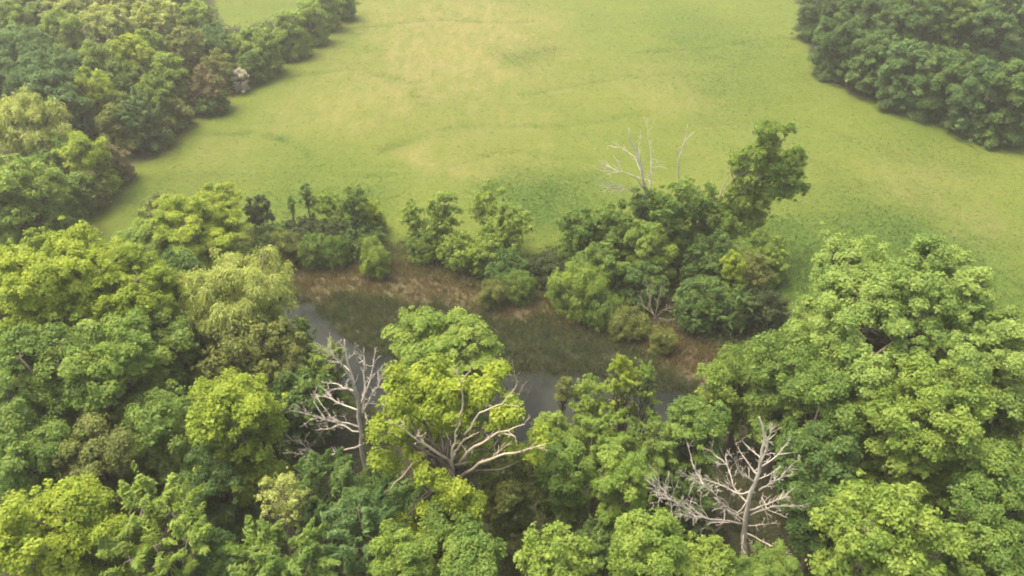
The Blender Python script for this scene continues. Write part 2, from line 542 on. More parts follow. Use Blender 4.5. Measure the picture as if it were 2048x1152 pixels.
def tree_frame(root, base, lobes, clumps, r, girth, bark):
    """trunk with limbs that run to the lobes and twigs that run to some clumps; coordinates local to base"""
    base = np.asarray(base, float)
    cen = np.average(lobes[:, :3], axis=0, weights=lobes[:, 3] ** 2)
    lowz = lobes[:, 2].min()
    top = np.array([cen[0], cen[1], max(cen[2], base[2] + 1.0)])
    tr = wander(base, top, 7, .018, r)
    lines = [(tr - base, np.linspace(girth * 1.25, girth * .5, 7))]
    lines[0][1][0] *= 1.3
    for (x, y, z, R) in lobes:
        t = r.uniform(.45, .95)
        s = tr[int(t * 6)]
        e = np.array([x, y, z])
        if np.linalg.norm(e - s) < .4:
            continue
        lm = wander(s, e, 6, .05, r, sag=.06)
        lines.append((lm - base, np.linspace(girth * .42, girth * .15, 6)))
        near_c = clumps[np.linalg.norm(clumps[:, :3] - e, axis=1) < R * 1.2]
        if len(near_c):
            for c in near_c[r.permutation(len(near_c))[:9]]:
                lines.append((wander(e, c[:3] + c[3:] * .15, 4, .06, r) - base, np.linspace(girth * .13, .012, 4)))
    tubes('trunk', lines, bark, root, 5)

SEED = [100]
def tree(name, label, u, v, hw, Ht, style, col, asp=.85, group=None, cat='tree', girth=None, cover=1.0, cs=1.0, bark=None, k=None, lobes=None, far=False, sizef=1.0, base=None, skirt=.6, grow=1.06):
    SEED[0] += 1
    r = np.random.default_rng(SEED[0])
    zc = Ht * .6
    for _ in range(6):
        p = at_z(u, v, zc)
        rx = hw * grow * depth(p) / F
        rz = min(rx * asp, Ht * .49)
        zc = Ht - rz
    if base is None:
        g = gz(p[0], p[1])
        b = np.array([p[0] + r.normal(0, .15), p[1] + r.normal(0, .15), g - .05])
    else:
        q = at_z(base[0], base[1], 0); b = np.array([q[0], q[1], gz(q[0], q[1]) - .05])
    if lobes is None:
        L = make_lobes(p, rx, rz, r, k)
    else:
        y0 = b[1]
        L = []
        for (lu, lv, lr, dy) in lobes:
            q = at_y(lu, lv, y0 + dy)
            L.append((*q, lr * depth(q) / F))
        L = np.array(L)
        rx = (L[:, 0].max() - L[:, 0].min()) * .5 + L[:, 3].mean()
    if lobes is None and skirt > 0:
        gl = b[2]; zlow = p[2] - rz * .55
        E = []
        a0 = r.uniform(0, 6.28)
        for lay in range(3 if zlow - gl > rx * .7 else 2):
            f = (lay + .5) / 3
            zz = zlow + (gl + rx * .12 - zlow) * f * skirt
            for q in range(5):
                a = a0 + q * 1.2566 + lay * .6 + r.normal(0, .2)
                rr = rx * (.66 - .12 * f) * r.uniform(.8, 1.1)
                E.append((p[0] + math.cos(a) * rr, p[1] + math.sin(a) * rr, zz + r.normal(0, .1) * rx, rx * r.uniform(.27, .38)))
        L = np.vstack([L, np.array(E)])
    root = thing(name, label, cat, tuple(b), group)
    sc = 1.0
    dd = depth(p)
    if far:
        sc = 1.15
    sc *= cs * min(1.0, max(.55, rx / 2.2))
    o, C = crown_mesh('crown', L, style, LEAF[col], root, b, r, sc, cover, sizef * (1.2 if far else 1.0))
    tree_frame(root, b, L, C, r, girth or max(.06, .034 * Ht * (rx / 5) ** .5), bark or BARK)
    return root

def limbs3d(root, b, limbs, mat, r, to_px, twigs=5, twl=.16, rscale=1.0, spread=.45, extra=True):
    """each limb: (list of picture points, start radius in m, depth slope); every main limb is a part"""
    for pts, r0, slope in limbs:
        P = []
        L0 = 0.0
        q0 = np.array(to_px(*pts[0]))
        y0 = b[1]
        for (X, Y) in pts:
            uv = np.array(to_px(X, Y))
            q = at_y(uv[0], uv[1], y0)
            if P == []:
                first = q
            lat = np.linalg.norm(q - first)
            P.append(at_y(uv[0], uv[1], y0 + slope * lat))
        P = np.array(P)
        # subdivide with small kinks
        D = []
        for i in range(len(P) - 1):
            s = wander(P[i], P[i + 1], 4, .028, r)
            D.append(s[:-1])
        D.append(P[-1:])
        D = np.vstack(D)
        rad = np.linspace(r0, max(.018, r0 * .18), len(D)) * rscale * .82
        lines = [(D - b, rad)]
        if extra:
            tot = np.linalg.norm(np.diff(D, axis=0), axis=1).sum()
            nt_ = int(twigs * tot / 3) + 1
            for _ in range(nt_):
                i = int(r.integers(max(1, len(D) // 4), len(D)))
                dr = D[min(i, len(D) - 1)] - D[i - 1]
                dr = dr / (np.linalg.norm(dr) + 1e-6)
                dv = unit((dr * .8 + r.normal(0, spread, 3) + np.array([0, 0, .25]))[None])[0]
                ln = tot * twl * r.uniform(.4, 1.3)
                e = D[i] + dv * ln
                tw = wander(D[i], e, 5, .04, r)
                lines.append((tw - b, np.linspace(rad[i] * .48, .010, 5)))
                for __ in range(2):
                    j = int(r.integers(1, 4))
                    dv2 = unit((dv + r.normal(0, .5, 3))[None])[0]
                    lines.append((wander(tw[j], tw[j] + dv2 * ln * .45, 3, .08, r) - b, np.linspace(rad[i] * .3, .009, 3)))
        tubes('limb', lines, mat, root, 6)

Z5 = lambda X, Y: (550 + X * .4792, 600 + Y * .4792)
Z6 = lambda X, Y: (1050 + X * .41667, 220 + Y * .41667)
Z7 = lambda X, Y: (1000 + X * .43566, 650 + Y * .43566)
#TREES#
# ------------------------------------------------------------------ ground
def axis(lo, hi, step, far, n):
    g = np.geomspace(step * 2, far, n)
    return np.concatenate([lo - g[::-1], np.arange(lo, hi, step), hi + g])

def build_ground():
    xs, ys = axis(-100, 104, .55, 1800, 14), axis(14, 188, .55, 1800, 14)
    X, Y = np.meshgrid(xs, ys)
    P = np.stack([X.ravel(), Y.ravel()], 1)
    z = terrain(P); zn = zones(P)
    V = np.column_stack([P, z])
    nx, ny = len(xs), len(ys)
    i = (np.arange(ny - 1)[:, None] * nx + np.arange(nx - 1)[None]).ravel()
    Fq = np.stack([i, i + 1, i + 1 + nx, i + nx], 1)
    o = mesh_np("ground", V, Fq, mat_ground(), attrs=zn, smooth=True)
    tag(o, kind='structure')
    w = np.vstack([WATER]); c = w.mean(0)
    w = c + (w - c) * 1.12
    me = bpy.data.meshes.new("pond_water")
    me.from_pydata([(x, y, WATER_Z) for x, y in w], [], [list(range(len(w)))])
    me.materials.append(mat_water())
    o = bpy.data.objects.new("pond_water", me); COL.objects.link(o)
    tag(o, kind='structure')

def in_view(P, m=60):
    dz = -CAMZ
    dep = P[:, 1] * cP + CAMZ * sP
    u = W / 2 + F * P[:, 0] / dep
    v = H / 2 + F * (-P[:, 1] * sP + CAMZ * cP) / dep
    return (u > -m) & (u < W + m) & (v > -m) & (v < H + m)

def scatter(n, xr, yr, r):
    return np.column_stack([r.uniform(*xr, n), r.uniform(*yr, n)])

def blades(name, P, h, w, mat, label, cat, r, lean=.45, per=3, attrs=None, tint=None):
    n = len(P)
    z = terrain(P)
    idx = np.repeat(np.arange(n), per)
    m = len(idx)
    a = r.uniform(0, 6.283, m)
    base = np.column_stack([P[idx] + r.normal(0, .10, (m, 2)), z[idx] - .02])
    hh = h[idx] * r.uniform(.6, 1.15, m)
    ww = w * r.uniform(.6, 1.3, m)
    side = np.column_stack([np.cos(a), np.sin(a), np.zeros(m)]) * ww[:, None]
    ln = np.column_stack([r.normal(0, lean, (m, 2)) * hh[:, None], hh])
    V = np.stack([base - side, base + side, base + ln], 1).reshape(-1, 3)
    Fq = np.arange(m * 3).reshape(-1, 3)
    t = (tint[idx] if tint is not None else np.full(m, .45)) + r.normal(0, .18, m)
    A = {k: np.repeat(v[idx], 3) for k, v in (attrs or {}).items()}
    o = mesh_np(name, V, Fq, mat, tint=np.repeat(np.clip(t, 0, 1), 3), attrs=A)
    tag(o, label, cat, kind='stuff')
    return o

def build_cover():
    r = np.random.default_rng(5)
    # mown pasture: far parts get fewer, larger tufts
    P = scatter(520000, (-90, 100), (45, 180), r)
    P = P[r.random(len(P)) < np.clip(1.25 - P[:, 1] / 190, .3, 1)]
    P = P[in_view(P, 20)]
    zn = zones(P)
    k = (zn['wood'] < .5) & (zn['mud'] < .4) & (zn['marsh'] < .4)
    P = P[k]; zn = {a: zn[a][k] for a in ('dry', 'lush')}
    h = (.035 + .05 * r.random(len(P)) + .15 * zn['lush'] * r.random(len(P))) * (1 + P[:, 1] / 300)
    blades("meadow_grass", P, h, .035, mat_grass(), "short yellow green grass covering the sloping field behind the pond", "grass", r, 1.0, 3, zn,
           np.clip(.45 + .25 * wob(P, 2.5, 31), 0, 1))
    # marsh reeds
    P = scatter(150000, (-30, 40), (48, 85), r)
    zn = zones(P)
    sdw = poly_sd(P, WATER)
    k = (zn['marsh'] > .25) & (sdw > -.9 - 3.4 * np.clip(wob(P, 3.2, 64) + .35, 0, 1)) & (zn['mud'] < .55) & (wob(P, 2.5, 61) + wob(P, .9, 62) * .6 > -.95)
    P = P[k]
    blades("marsh_reeds", P, .35 + .6 * r.random(len(P)) + .25 * wob(P, 3, 33), .03, REED, "dark green reeds filling the wet ground beside the pond", "reeds", r, .5, 3,
           None, np.clip(.45 + .35 * wob(P, 3, 34) + .2 * wob(P, 1, 35), 0, 1))
    # dry reeds and straw
    P = scatter(120000, (-40, 50), (52, 90), r)
    zn = zones(P)
    patch = wob(P, 6, 36) * .4 + wob(P, 1.3, 37) * .6
    k = (zn['mud'] > .3) & (patch > -.1) & (zn['wood'] < .6)
    k |= (line_dist(P, poly([(560, 525), (650, 535), (720, 545)], -.2)) < .9) & (r.random(len(P)) < .7)
    k |= (line_dist(P, poly([(770, 535), (850, 548), (930, 570)], -.2)) < 1.1) & (patch > -.5)
    k |= (line_dist(P, poly([(1330, 670), (1400, 700), (1430, 722)], -.3)) < 1.5)
    P = P[k]
    blades("dry_reeds", P, .35 + .55 * r.random(len(P)), .03, STRAW, "tan dead reeds and straw along the brown bank above the marsh", "dry reeds", r, .35, 3,
           None, np.clip(.45 + .3 * wob(P, 4, 38), 0, 1))
    # rough grass on the bank itself
    P = scatter(90000, (-40, 50), (52, 95), r)
    zn = zones(P)
    k = ((zn['mud'] > .2) | ((zn['wood'] > .3) & (P[:, 1] > 64) & (poly_sd(P, HEDGE) < 1.5))) & (r.random(len(P)) < np.where(zn['mud'] > .5, .35, .75))
    P = P[k]
    blades("bank_grass", P, .2 + .4 * r.random(len(P)), .04, LEAF['O'], "rough olive grass growing over the bank between marsh and hedgerow", "grass", r, .4, 3,
           None, np.clip(.25 + .3 * wob(P, 5, 39), 0, 1))
    # undergrowth of the woods
    P = scatter(60000, (-100, 110), (16, 180), r)
    P = P[in_view(P, 80)]
    zn = zones(P)
    k = (zn['wood'] > .6) & (wob(P, 6, 41) + .7 * wob(P, 2.2, 42) > -.75) & (poly_sd(P, WATER) > .4)
    P = P[k]
    z = terrain(P)
    n = 10
    idx = np.repeat(np.arange(len(P)), n)
    m = len(idx)
    hmax = (.35 + .9 * np.clip(wob(P, 5, 43) + .5, 0, 1.6))[idx]
    edge = np.where(P[:, 1] > 95, .8, 1.0)[idx]
    Q = np.column_stack([P[idx] + r.normal(0, .38, (m, 2)), z[idx] + .05 + hmax * edge * r.random(m) ** .8])
    N = unit(np.array([0, 0, .8]) + r.normal(0, .55, (m, 3)))
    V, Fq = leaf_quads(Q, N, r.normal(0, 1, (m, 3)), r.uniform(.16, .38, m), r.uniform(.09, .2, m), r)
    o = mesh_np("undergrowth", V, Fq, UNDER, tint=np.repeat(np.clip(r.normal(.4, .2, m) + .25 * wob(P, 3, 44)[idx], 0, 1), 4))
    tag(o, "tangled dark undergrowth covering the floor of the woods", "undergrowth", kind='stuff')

build_ground()
build_cover()

# ------------------------------------------------------------------ the bare trees
def snag(name, label, base_px, trunk, limbs, to_px, mat, seed, cat='dead tree', group=None, lowg=0.0, **kw):
    r = np.random.default_rng(seed)
    q = at_z(base_px[0], base_px[1], 0)
    b = np.array([q[0], q[1], gz(q[0], q[1]) - .05])
    root = thing(name, label, cat, tuple(b), group)
    pts, r0, r1 = trunk
    P = [b.copy()]
    for X, Y in pts:
        P.append(at_y(*to_px(X, Y), b[1] + .0))
    P = [p for i, p in enumerate(P) if i == 0 or p[2] > b[2] + .3]
    D = []
    for i in range(len(P) - 1):
        D.append(wander(P[i], P[i + 1], 4, .02, r)[:-1])
    D.append(np.array(P[-1:])); D = np.vstack(D)
    tubes('trunk', [(D - b, np.linspace(r0, r1, len(D)))], mat, root, 8)
    limbs3d(root, b, limbs, mat, r, to_px, **kw)
    return root, b

# left bleached snag, leaning limbs reaching left
snag('dead_tree', "bleached dead tree left of the bright yellow green oak, its bare limbs reaching left", (738, 985),
     ([(365, 650), (355, 520), (345, 420), (325, 330), (300, 240), (290, 165)], .18, .035),
     [([(365, 470), (375, 350), (372, 235)], .17, .25), ([(374, 250), (350, 262), (338, 240)], .07, .3),
      ([(370, 470), (400, 410), (440, 330), (470, 320)], .13, -.4), ([(435, 340), (430, 300), (455, 270)], .08, .2),
      ([(370, 440), (395, 432), (470, 435)], .09, .5), ([(370, 450), (385, 500), (410, 530)], .07, -.5),
      ([(355, 460), (290, 440), (230, 410), (170, 395)], .13, .35), ([(235, 412), (215, 380), (190, 360)], .06, .5), ([(170, 395), (190, 430), (222, 470)], .05, -.6),
      ([(350, 530), (280, 512), (210, 500), (130, 475), (68, 462)], .13, -.3), ([(180, 490), (150, 500), (120, 520)], .05, .4), ([(210, 500), (180, 455), (160, 420)], .06, .5),
      ([(350, 550), (270, 520), (205, 540), (150, 600)], .10, .45),
      ([(370, 600), (270, 632), (190, 660), (120, 605), (50, 563)], .12, -.45), ([(190, 660), (120, 642), (60, 637)], .07, .3), ([(190, 660), (140, 690), (100, 750)], .06, -.5),
      ([(345, 420), (320, 330), (262, 240), (218, 205)], .12, -.3), ([(360, 430), (398, 330), (416, 228)], .13, .3),
      ([(330, 380), (262, 350), (205, 345)], .09, .6), ([(300, 250), (328, 225), (340, 190)], .06, -.4), ([(315, 300), (270, 262), (235, 258)], .07, .6),
      ([(340, 400), (300, 370), (240, 372), (215, 395)], .08, -.5), ([(300, 220), (270, 180), (278, 160)], .05, .3)],
     Z5, PALE, 501, twigs=14, twl=.15, rscale=.68)

# right bleached snag
snag('dead_tree', "largest bleached dead tree, standing bare near the bottom right between green crowns", (1491, 1150),
     ([(1118, 960), (1128, 880), (1142, 800), (1180, 700), (1200, 600), (1215, 520), (1205, 460), (1190, 422)], .19, .035),
     [([(1185, 690), (1130, 620), (1092, 560)], .13, .3), ([(1195, 660), (1228, 560), (1252, 472)], .13, -.3), ([(1165, 720), (1110, 680), (1060, 602)], .11, -.4),
      ([(1200, 650), (1270, 600), (1322, 538)], .11, .3), ([(1280, 595), (1310, 590), (1345, 585)], .05, -.4), ([(1190, 760), (1240, 725), (1290, 700), (1366, 622)], .12, -.4),
      ([(1170, 770), (1090, 772), (980, 722), (900, 700)], .10, .5), ([(1100, 900), (1010, 812), (935, 735), (860, 690)], .12, -.2),
      ([(935, 735), (882, 632), (858, 535)], .07, .4), ([(1105, 912), (960, 892), (862, 862), (780, 800), (730, 765)], .13, -.5),
      ([(1100, 912), (1000, 905), (900, 940), (828, 952)], .08, .4), ([(960, 892), (880, 885), (800, 868)], .06, -.5),
      ([(1145, 850), (1230, 822), (1305, 790), (1455, 800)], .12, .5), ([(1150, 872), (1250, 832), (1362, 830)], .10, -.3), ([(1200, 790), (1232, 850), (1310, 882)], .07, -.6),
      ([(1300, 795), (1330, 765), (1350, 748)], .05, .5), ([(1130, 922), (1200, 915), (1272, 910)], .08, .4), ([(1118, 950), (1200, 992), (1290, 1042), (1330, 1050)], .09, -.5),
      ([(1118, 950), (1110, 1022), (1134, 1062), (1132, 1100)], .08, -.5), ([(1125, 965), (1165, 1030)], .06, .5), ([(1138, 820), (1072, 742), (1042, 642), (968, 578)], .11, .5),
      ([(1040, 640), (1000, 640), (940, 600)], .05, -.3), ([(1200, 610), (1150, 572), (1112, 530)], .07, .5), ([(1215, 540), (1242, 520), (1266, 500)], .06, .4),
      ([(1178, 710), (1230, 690), (1280, 655)], .09, .6), ([(1140, 800), (1090, 860), (1040, 830), (990, 845)], .06, -.7)],
     Z7, PALE, 502, twigs=14, twl=.15, rscale=.64)

# bare limbs above the vine thicket
snag('dead_tree', "thin bare dead tree rising from the dark vine thicket in front of the field", (1300, 507),
     ([(600, 640), (590, 480), (575, 380), (560, 290), (545, 220), (500, 130), (498, 85)], .22, .04),
     [([(575, 380), (530, 322), (470, 295), (420, 302), (355, 243)], .09, -.3), ([(560, 300), (520, 220), (460, 180), (398, 170)], .08, .4),
      ([(600, 400), (606, 310), (602, 200), (590, 110)], .09, .3), ([(560, 412), (480, 380), (420, 375), (325, 308)], .08, -.5), ([(470, 295), (440, 240), (430, 225)], .04, .4),
      ([(560, 260), (545, 180), (555, 120)], .05, .3), ([(575, 560), (510, 530), (480, 550), (430, 562)], .06, -.8)],
     Z6, PALE, 503, twigs=6, twl=.2, rscale=.95)
snag('dead_tree', "single slender bare snag above the thicket, between bare tree and leaning green tree", (1358, 507),
     ([(745, 560), (740, 400), (736, 290), (740, 220), (765, 150), (782, 68)], .13, .02),
     [([(752, 180), (765, 150), (812, 104)], .03, .3), ([(740, 225), (728, 195), (718, 180)], .03, -.3)], Z6, PALE, 504, twigs=3, twl=.12, rscale=1.6)
snag('dead_tree', "small brown twiggy dead tree at the pond edge beside the yellow green oak", (1035, 905),
     ([(960, 560), (985, 450), (1000, 330), (990, 250)], .12, .02),
     [([(975, 480), (1010, 400), (1050, 340)], .06, .4), ([(990, 400), (950, 340), (930, 330)], .05, -.4), ([(1000, 350), (970, 280), (975, 240)], .04, .3), ([(980, 450), (1040, 420), (1060, 380)], .05, -.3)],
     Z5, GREYW, 505, twigs=9, twl=.22)
snag('dead_tree', "thin grey dead tree standing half hidden just left of the largest bleached tree", (1425, 1070),
     ([(1040, 900), (1060, 760), (1050, 640), (1010, 560)], .12, .02),
     [([(1055, 740), (1000, 660), (950, 600)], .05, .4), ([(1050, 680), (1090, 600), (1085, 540)], .05, -.3), ([(1045, 820), (960, 760), (880, 740)], .05, .5), ([(1045, 860), (950, 800), (900, 770)], .05, -.5)],
     Z7, GREYW, 506, twigs=6, twl=.2)
snag('dead_tree', "fine twiggy grey bare tree among dark crowns near the bottom edge, left of centre", (655, 1090),
     ([(300, 880), (270, 830)], .12, .06),
     [([(290, 870), (330, 840), (370, 820)], .05, .3), ([(290, 880), (240, 900), (200, 895)], .05, -.3), ([(280, 850), (240, 850), (215, 840)], .04, .3), ([(290, 900), (330, 905), (360, 900)], .04, .5)],
     lambda X, Y: Z5(X, Y), GREYW, 507, twigs=6, twl=.25)
snag('dead_tree', "pale forked bare tree inside the left wood, beneath the hazy yellow green crowns", (200, 195),
     ([(200, 150), (196, 125)], .16, .10),
     [([(196, 130), (180, 95), (168, 62)], .08, .3), ([(197, 130), (190, 90), (186, 50)], .08, -.2), ([(198, 130), (212, 90), (226, 66)], .07, .3), ([(198, 140), (232, 105), (245, 98)], .05, .5)],
     lambda X, Y: (X, Y), PALE, 508, twigs=3, twl=.2)
snag('dead_tree', "bleached broken snag poking up at the left edge above the pale bush", (12, 260),
     ([(14, 232), (22, 205), (30, 182)], .12, .03),
     [([(22, 205), (34, 196), (40, 192)], .05, .3), ([(26, 195), (20, 185)], .03, -.3)], lambda X, Y: (X, Y), PALE, 509, twigs=2, twl=.2)
snag('fallen_branch', "tangle of fallen dead twigs lying on the bank below the thicket", (1310, 655),
     ([(630, 1000), (610, 970)], .07, .05),
     [([(620, 985), (600, 930), (590, 850)], .05, .5), ([(620, 1000), (660, 960), (700, 950)], .05, -.3), ([(600, 1045), (640, 1030), (650, 1000)], .06, .1),
      ([(625, 990), (570, 940), (555, 900)], .04, .5), ([(625, 990), (640, 900), (650, 870)], .04, .2), ([(640, 1000), (690, 1010), (720, 1000)], .04, -.2)],
     Z6, GREYW, 510, cat='fallen branch', twigs=9, twl=.3)

# ------------------------------------------------------------------ the bright oak with bare limbs
def oak():
    z5 = [(650, 325, 62, 2.2), (600, 345, 48, 1.5), (700, 360, 55, 1.5), (560, 410, 58, .8), (510, 440, 45, 0), (620, 430, 60, 1.0), (690, 450, 60, .8), (480, 500, 48, -.4), (440, 555, 42, -1),
          (530, 500, 46, .4), (760, 420, 50, 1.2), (790, 490, 52, .8), (740, 500, 45, 1.2), (830, 385, 48, 2), (885, 370, 46, 2.2), (935, 300, 26, 2.8), (905, 330, 26, 2.5), (860, 430, 34, 2),
          (700, 560, 50, 1.6), (600, 540, 42, 1.4), (540, 575, 40, .6), (505, 585, 36, 0), (430, 695, 40, -1.5), (480, 700, 38, -1.2), (640, 715, 44, -1.5), (600, 700, 28, -1.2), (680, 740, 34, -1.8),
          (740, 780, 48, -2), (790, 825, 42, -2.2), (835, 860, 34, -2.4), (700, 830, 38, -2.4), (655, 870, 46, -2.5), (690, 930, 44, -2.6), (650, 990, 36, -2.8), (490, 925, 34, -2.5), (520, 950, 22, -2.5),
          (505, 310, 18, 1.4), (495, 375, 28, 1), (960, 470, 40, .8), (930, 520, 34, .8), (1000, 490, 30, .6), (870, 590, 44, 1.5), (800, 640, 50, 1.2), (560, 640, 34, .8), (820, 950, 34, -3), (1100, 570, 26, .4),
          (1070, 650, 24, .2), (750, 680, 40, .8), (980, 620, 30, .6)]
    lob = [(*Z5(x, y), rr * .4792, dy) for x, y, rr, dy in z5]
    root = tree('oak_tree', "bright yellow green oak with pale bare limbs spreading through its crown, beside the dead tree", 900, 860, 150, 14, 'broad', 'Y',
                group=None, lobes=lob, bark=BARK, base=(905, 1130), girth=.2, cover=1.0)
    b = np.array(root.location)
    r = np.random.default_rng(77)
    limbs3d(root, b, [
        ([(745, 760), (742, 700), (738, 640), (752, 570), (772, 512)], .22, -.3), ([(742, 640), (790, 582), (852, 552)], .15, -.3), ([(745, 690), (665, 630), (600, 590), (540, 540), (488, 510)], .17, -.5),
        ([(640, 632), (602, 640), (552, 710), (480, 790)], .12, -.8), ([(760, 690), (830, 612), (930, 552), (1042, 518)], .18, -.4), ([(930, 552), (1002, 570), (1010, 612)], .08, -.4),
        ([(760, 750), (850, 682), (930, 652), (1030, 632), (1132, 600)], .19, -.5), ([(790, 560), (852, 472), (950, 432), (1010, 350)], .12, -.4), ([(772, 520), (785, 430), (778, 370), (760, 290)], .13, -.2),
        ([(775, 345), (812, 300), (822, 232)], .07, -.3), ([(740, 700), (715, 735), (705, 760)], .12, -.9), ([(920, 655), (915, 610), (925, 590)], .06, -.4), ([(1080, 612), (1072, 540), (1070, 515)], .05, -.3),
        ([(600, 600), (590, 560), (555, 500)], .07, -.6)],
        LIMB, r, Z5, twigs=2.6, twl=.13, rscale=.72)
oak()

# ------------------------------------------------------------------ leaning tree by the thicket
def leaning():
    z6 = [(1160, 95, 48, 0), (1200, 75, 26, 0), (1265, 98, 30, .3), (1165, 170, 58, 0), (1085, 228, 62, -.6), (1032, 262, 42, -.8), (1010, 240, 28, -.8), (1180, 265, 80, .2), (1290, 235, 52, .8),
          (1275, 310, 66, .6), (1150, 365, 76, -.4), (1240, 390, 58, .4), (1060, 330, 62, -.8), (1040, 440, 62, -1), (965, 520, 62, -1.2), (940, 590, 52, -1.5), (1120, 440, 55, -.5), (1010, 560, 62, -1), (1060, 520, 60, -.6), (1110, 520, 52, -.3), (1000, 400, 45, -.8), (900, 560, 45, -1), (1310, 200, 30, 1), (1330, 380, 36, .8)]
    lob = [(*Z6(x, y), rr * .41667 * .95, dy) for x, y, rr, dy in z6]
    root = tree('leaning_tree', "tall green tree leaning right over the field, clear of the dark thicket", 1530, 340, 80, 12, 'fine', 'L', lobes=lob, base=(1440, 520), girth=.2, cover=1.5, cs=.7)
    b = np.array(root.location); r = np.random.default_rng(78)
    limbs3d(root, b, [([(878, 520), (900, 470), (935, 420), (965, 340), (985, 300)], .13, -.3), ([(935, 420), (965, 370), (1010, 320), (1070, 290)], .08, -.4), ([(1000, 520), (1040, 400), (1100, 340)], .08, -.5),
                      ([(862, 570), (855, 470), (842, 400), (850, 380)], .07, -.3), ([(860, 570), (812, 545), (804, 525), (838, 488)], .07, -.5)], LIMB, r, Z6, twigs=2, twl=.14)
leaning()

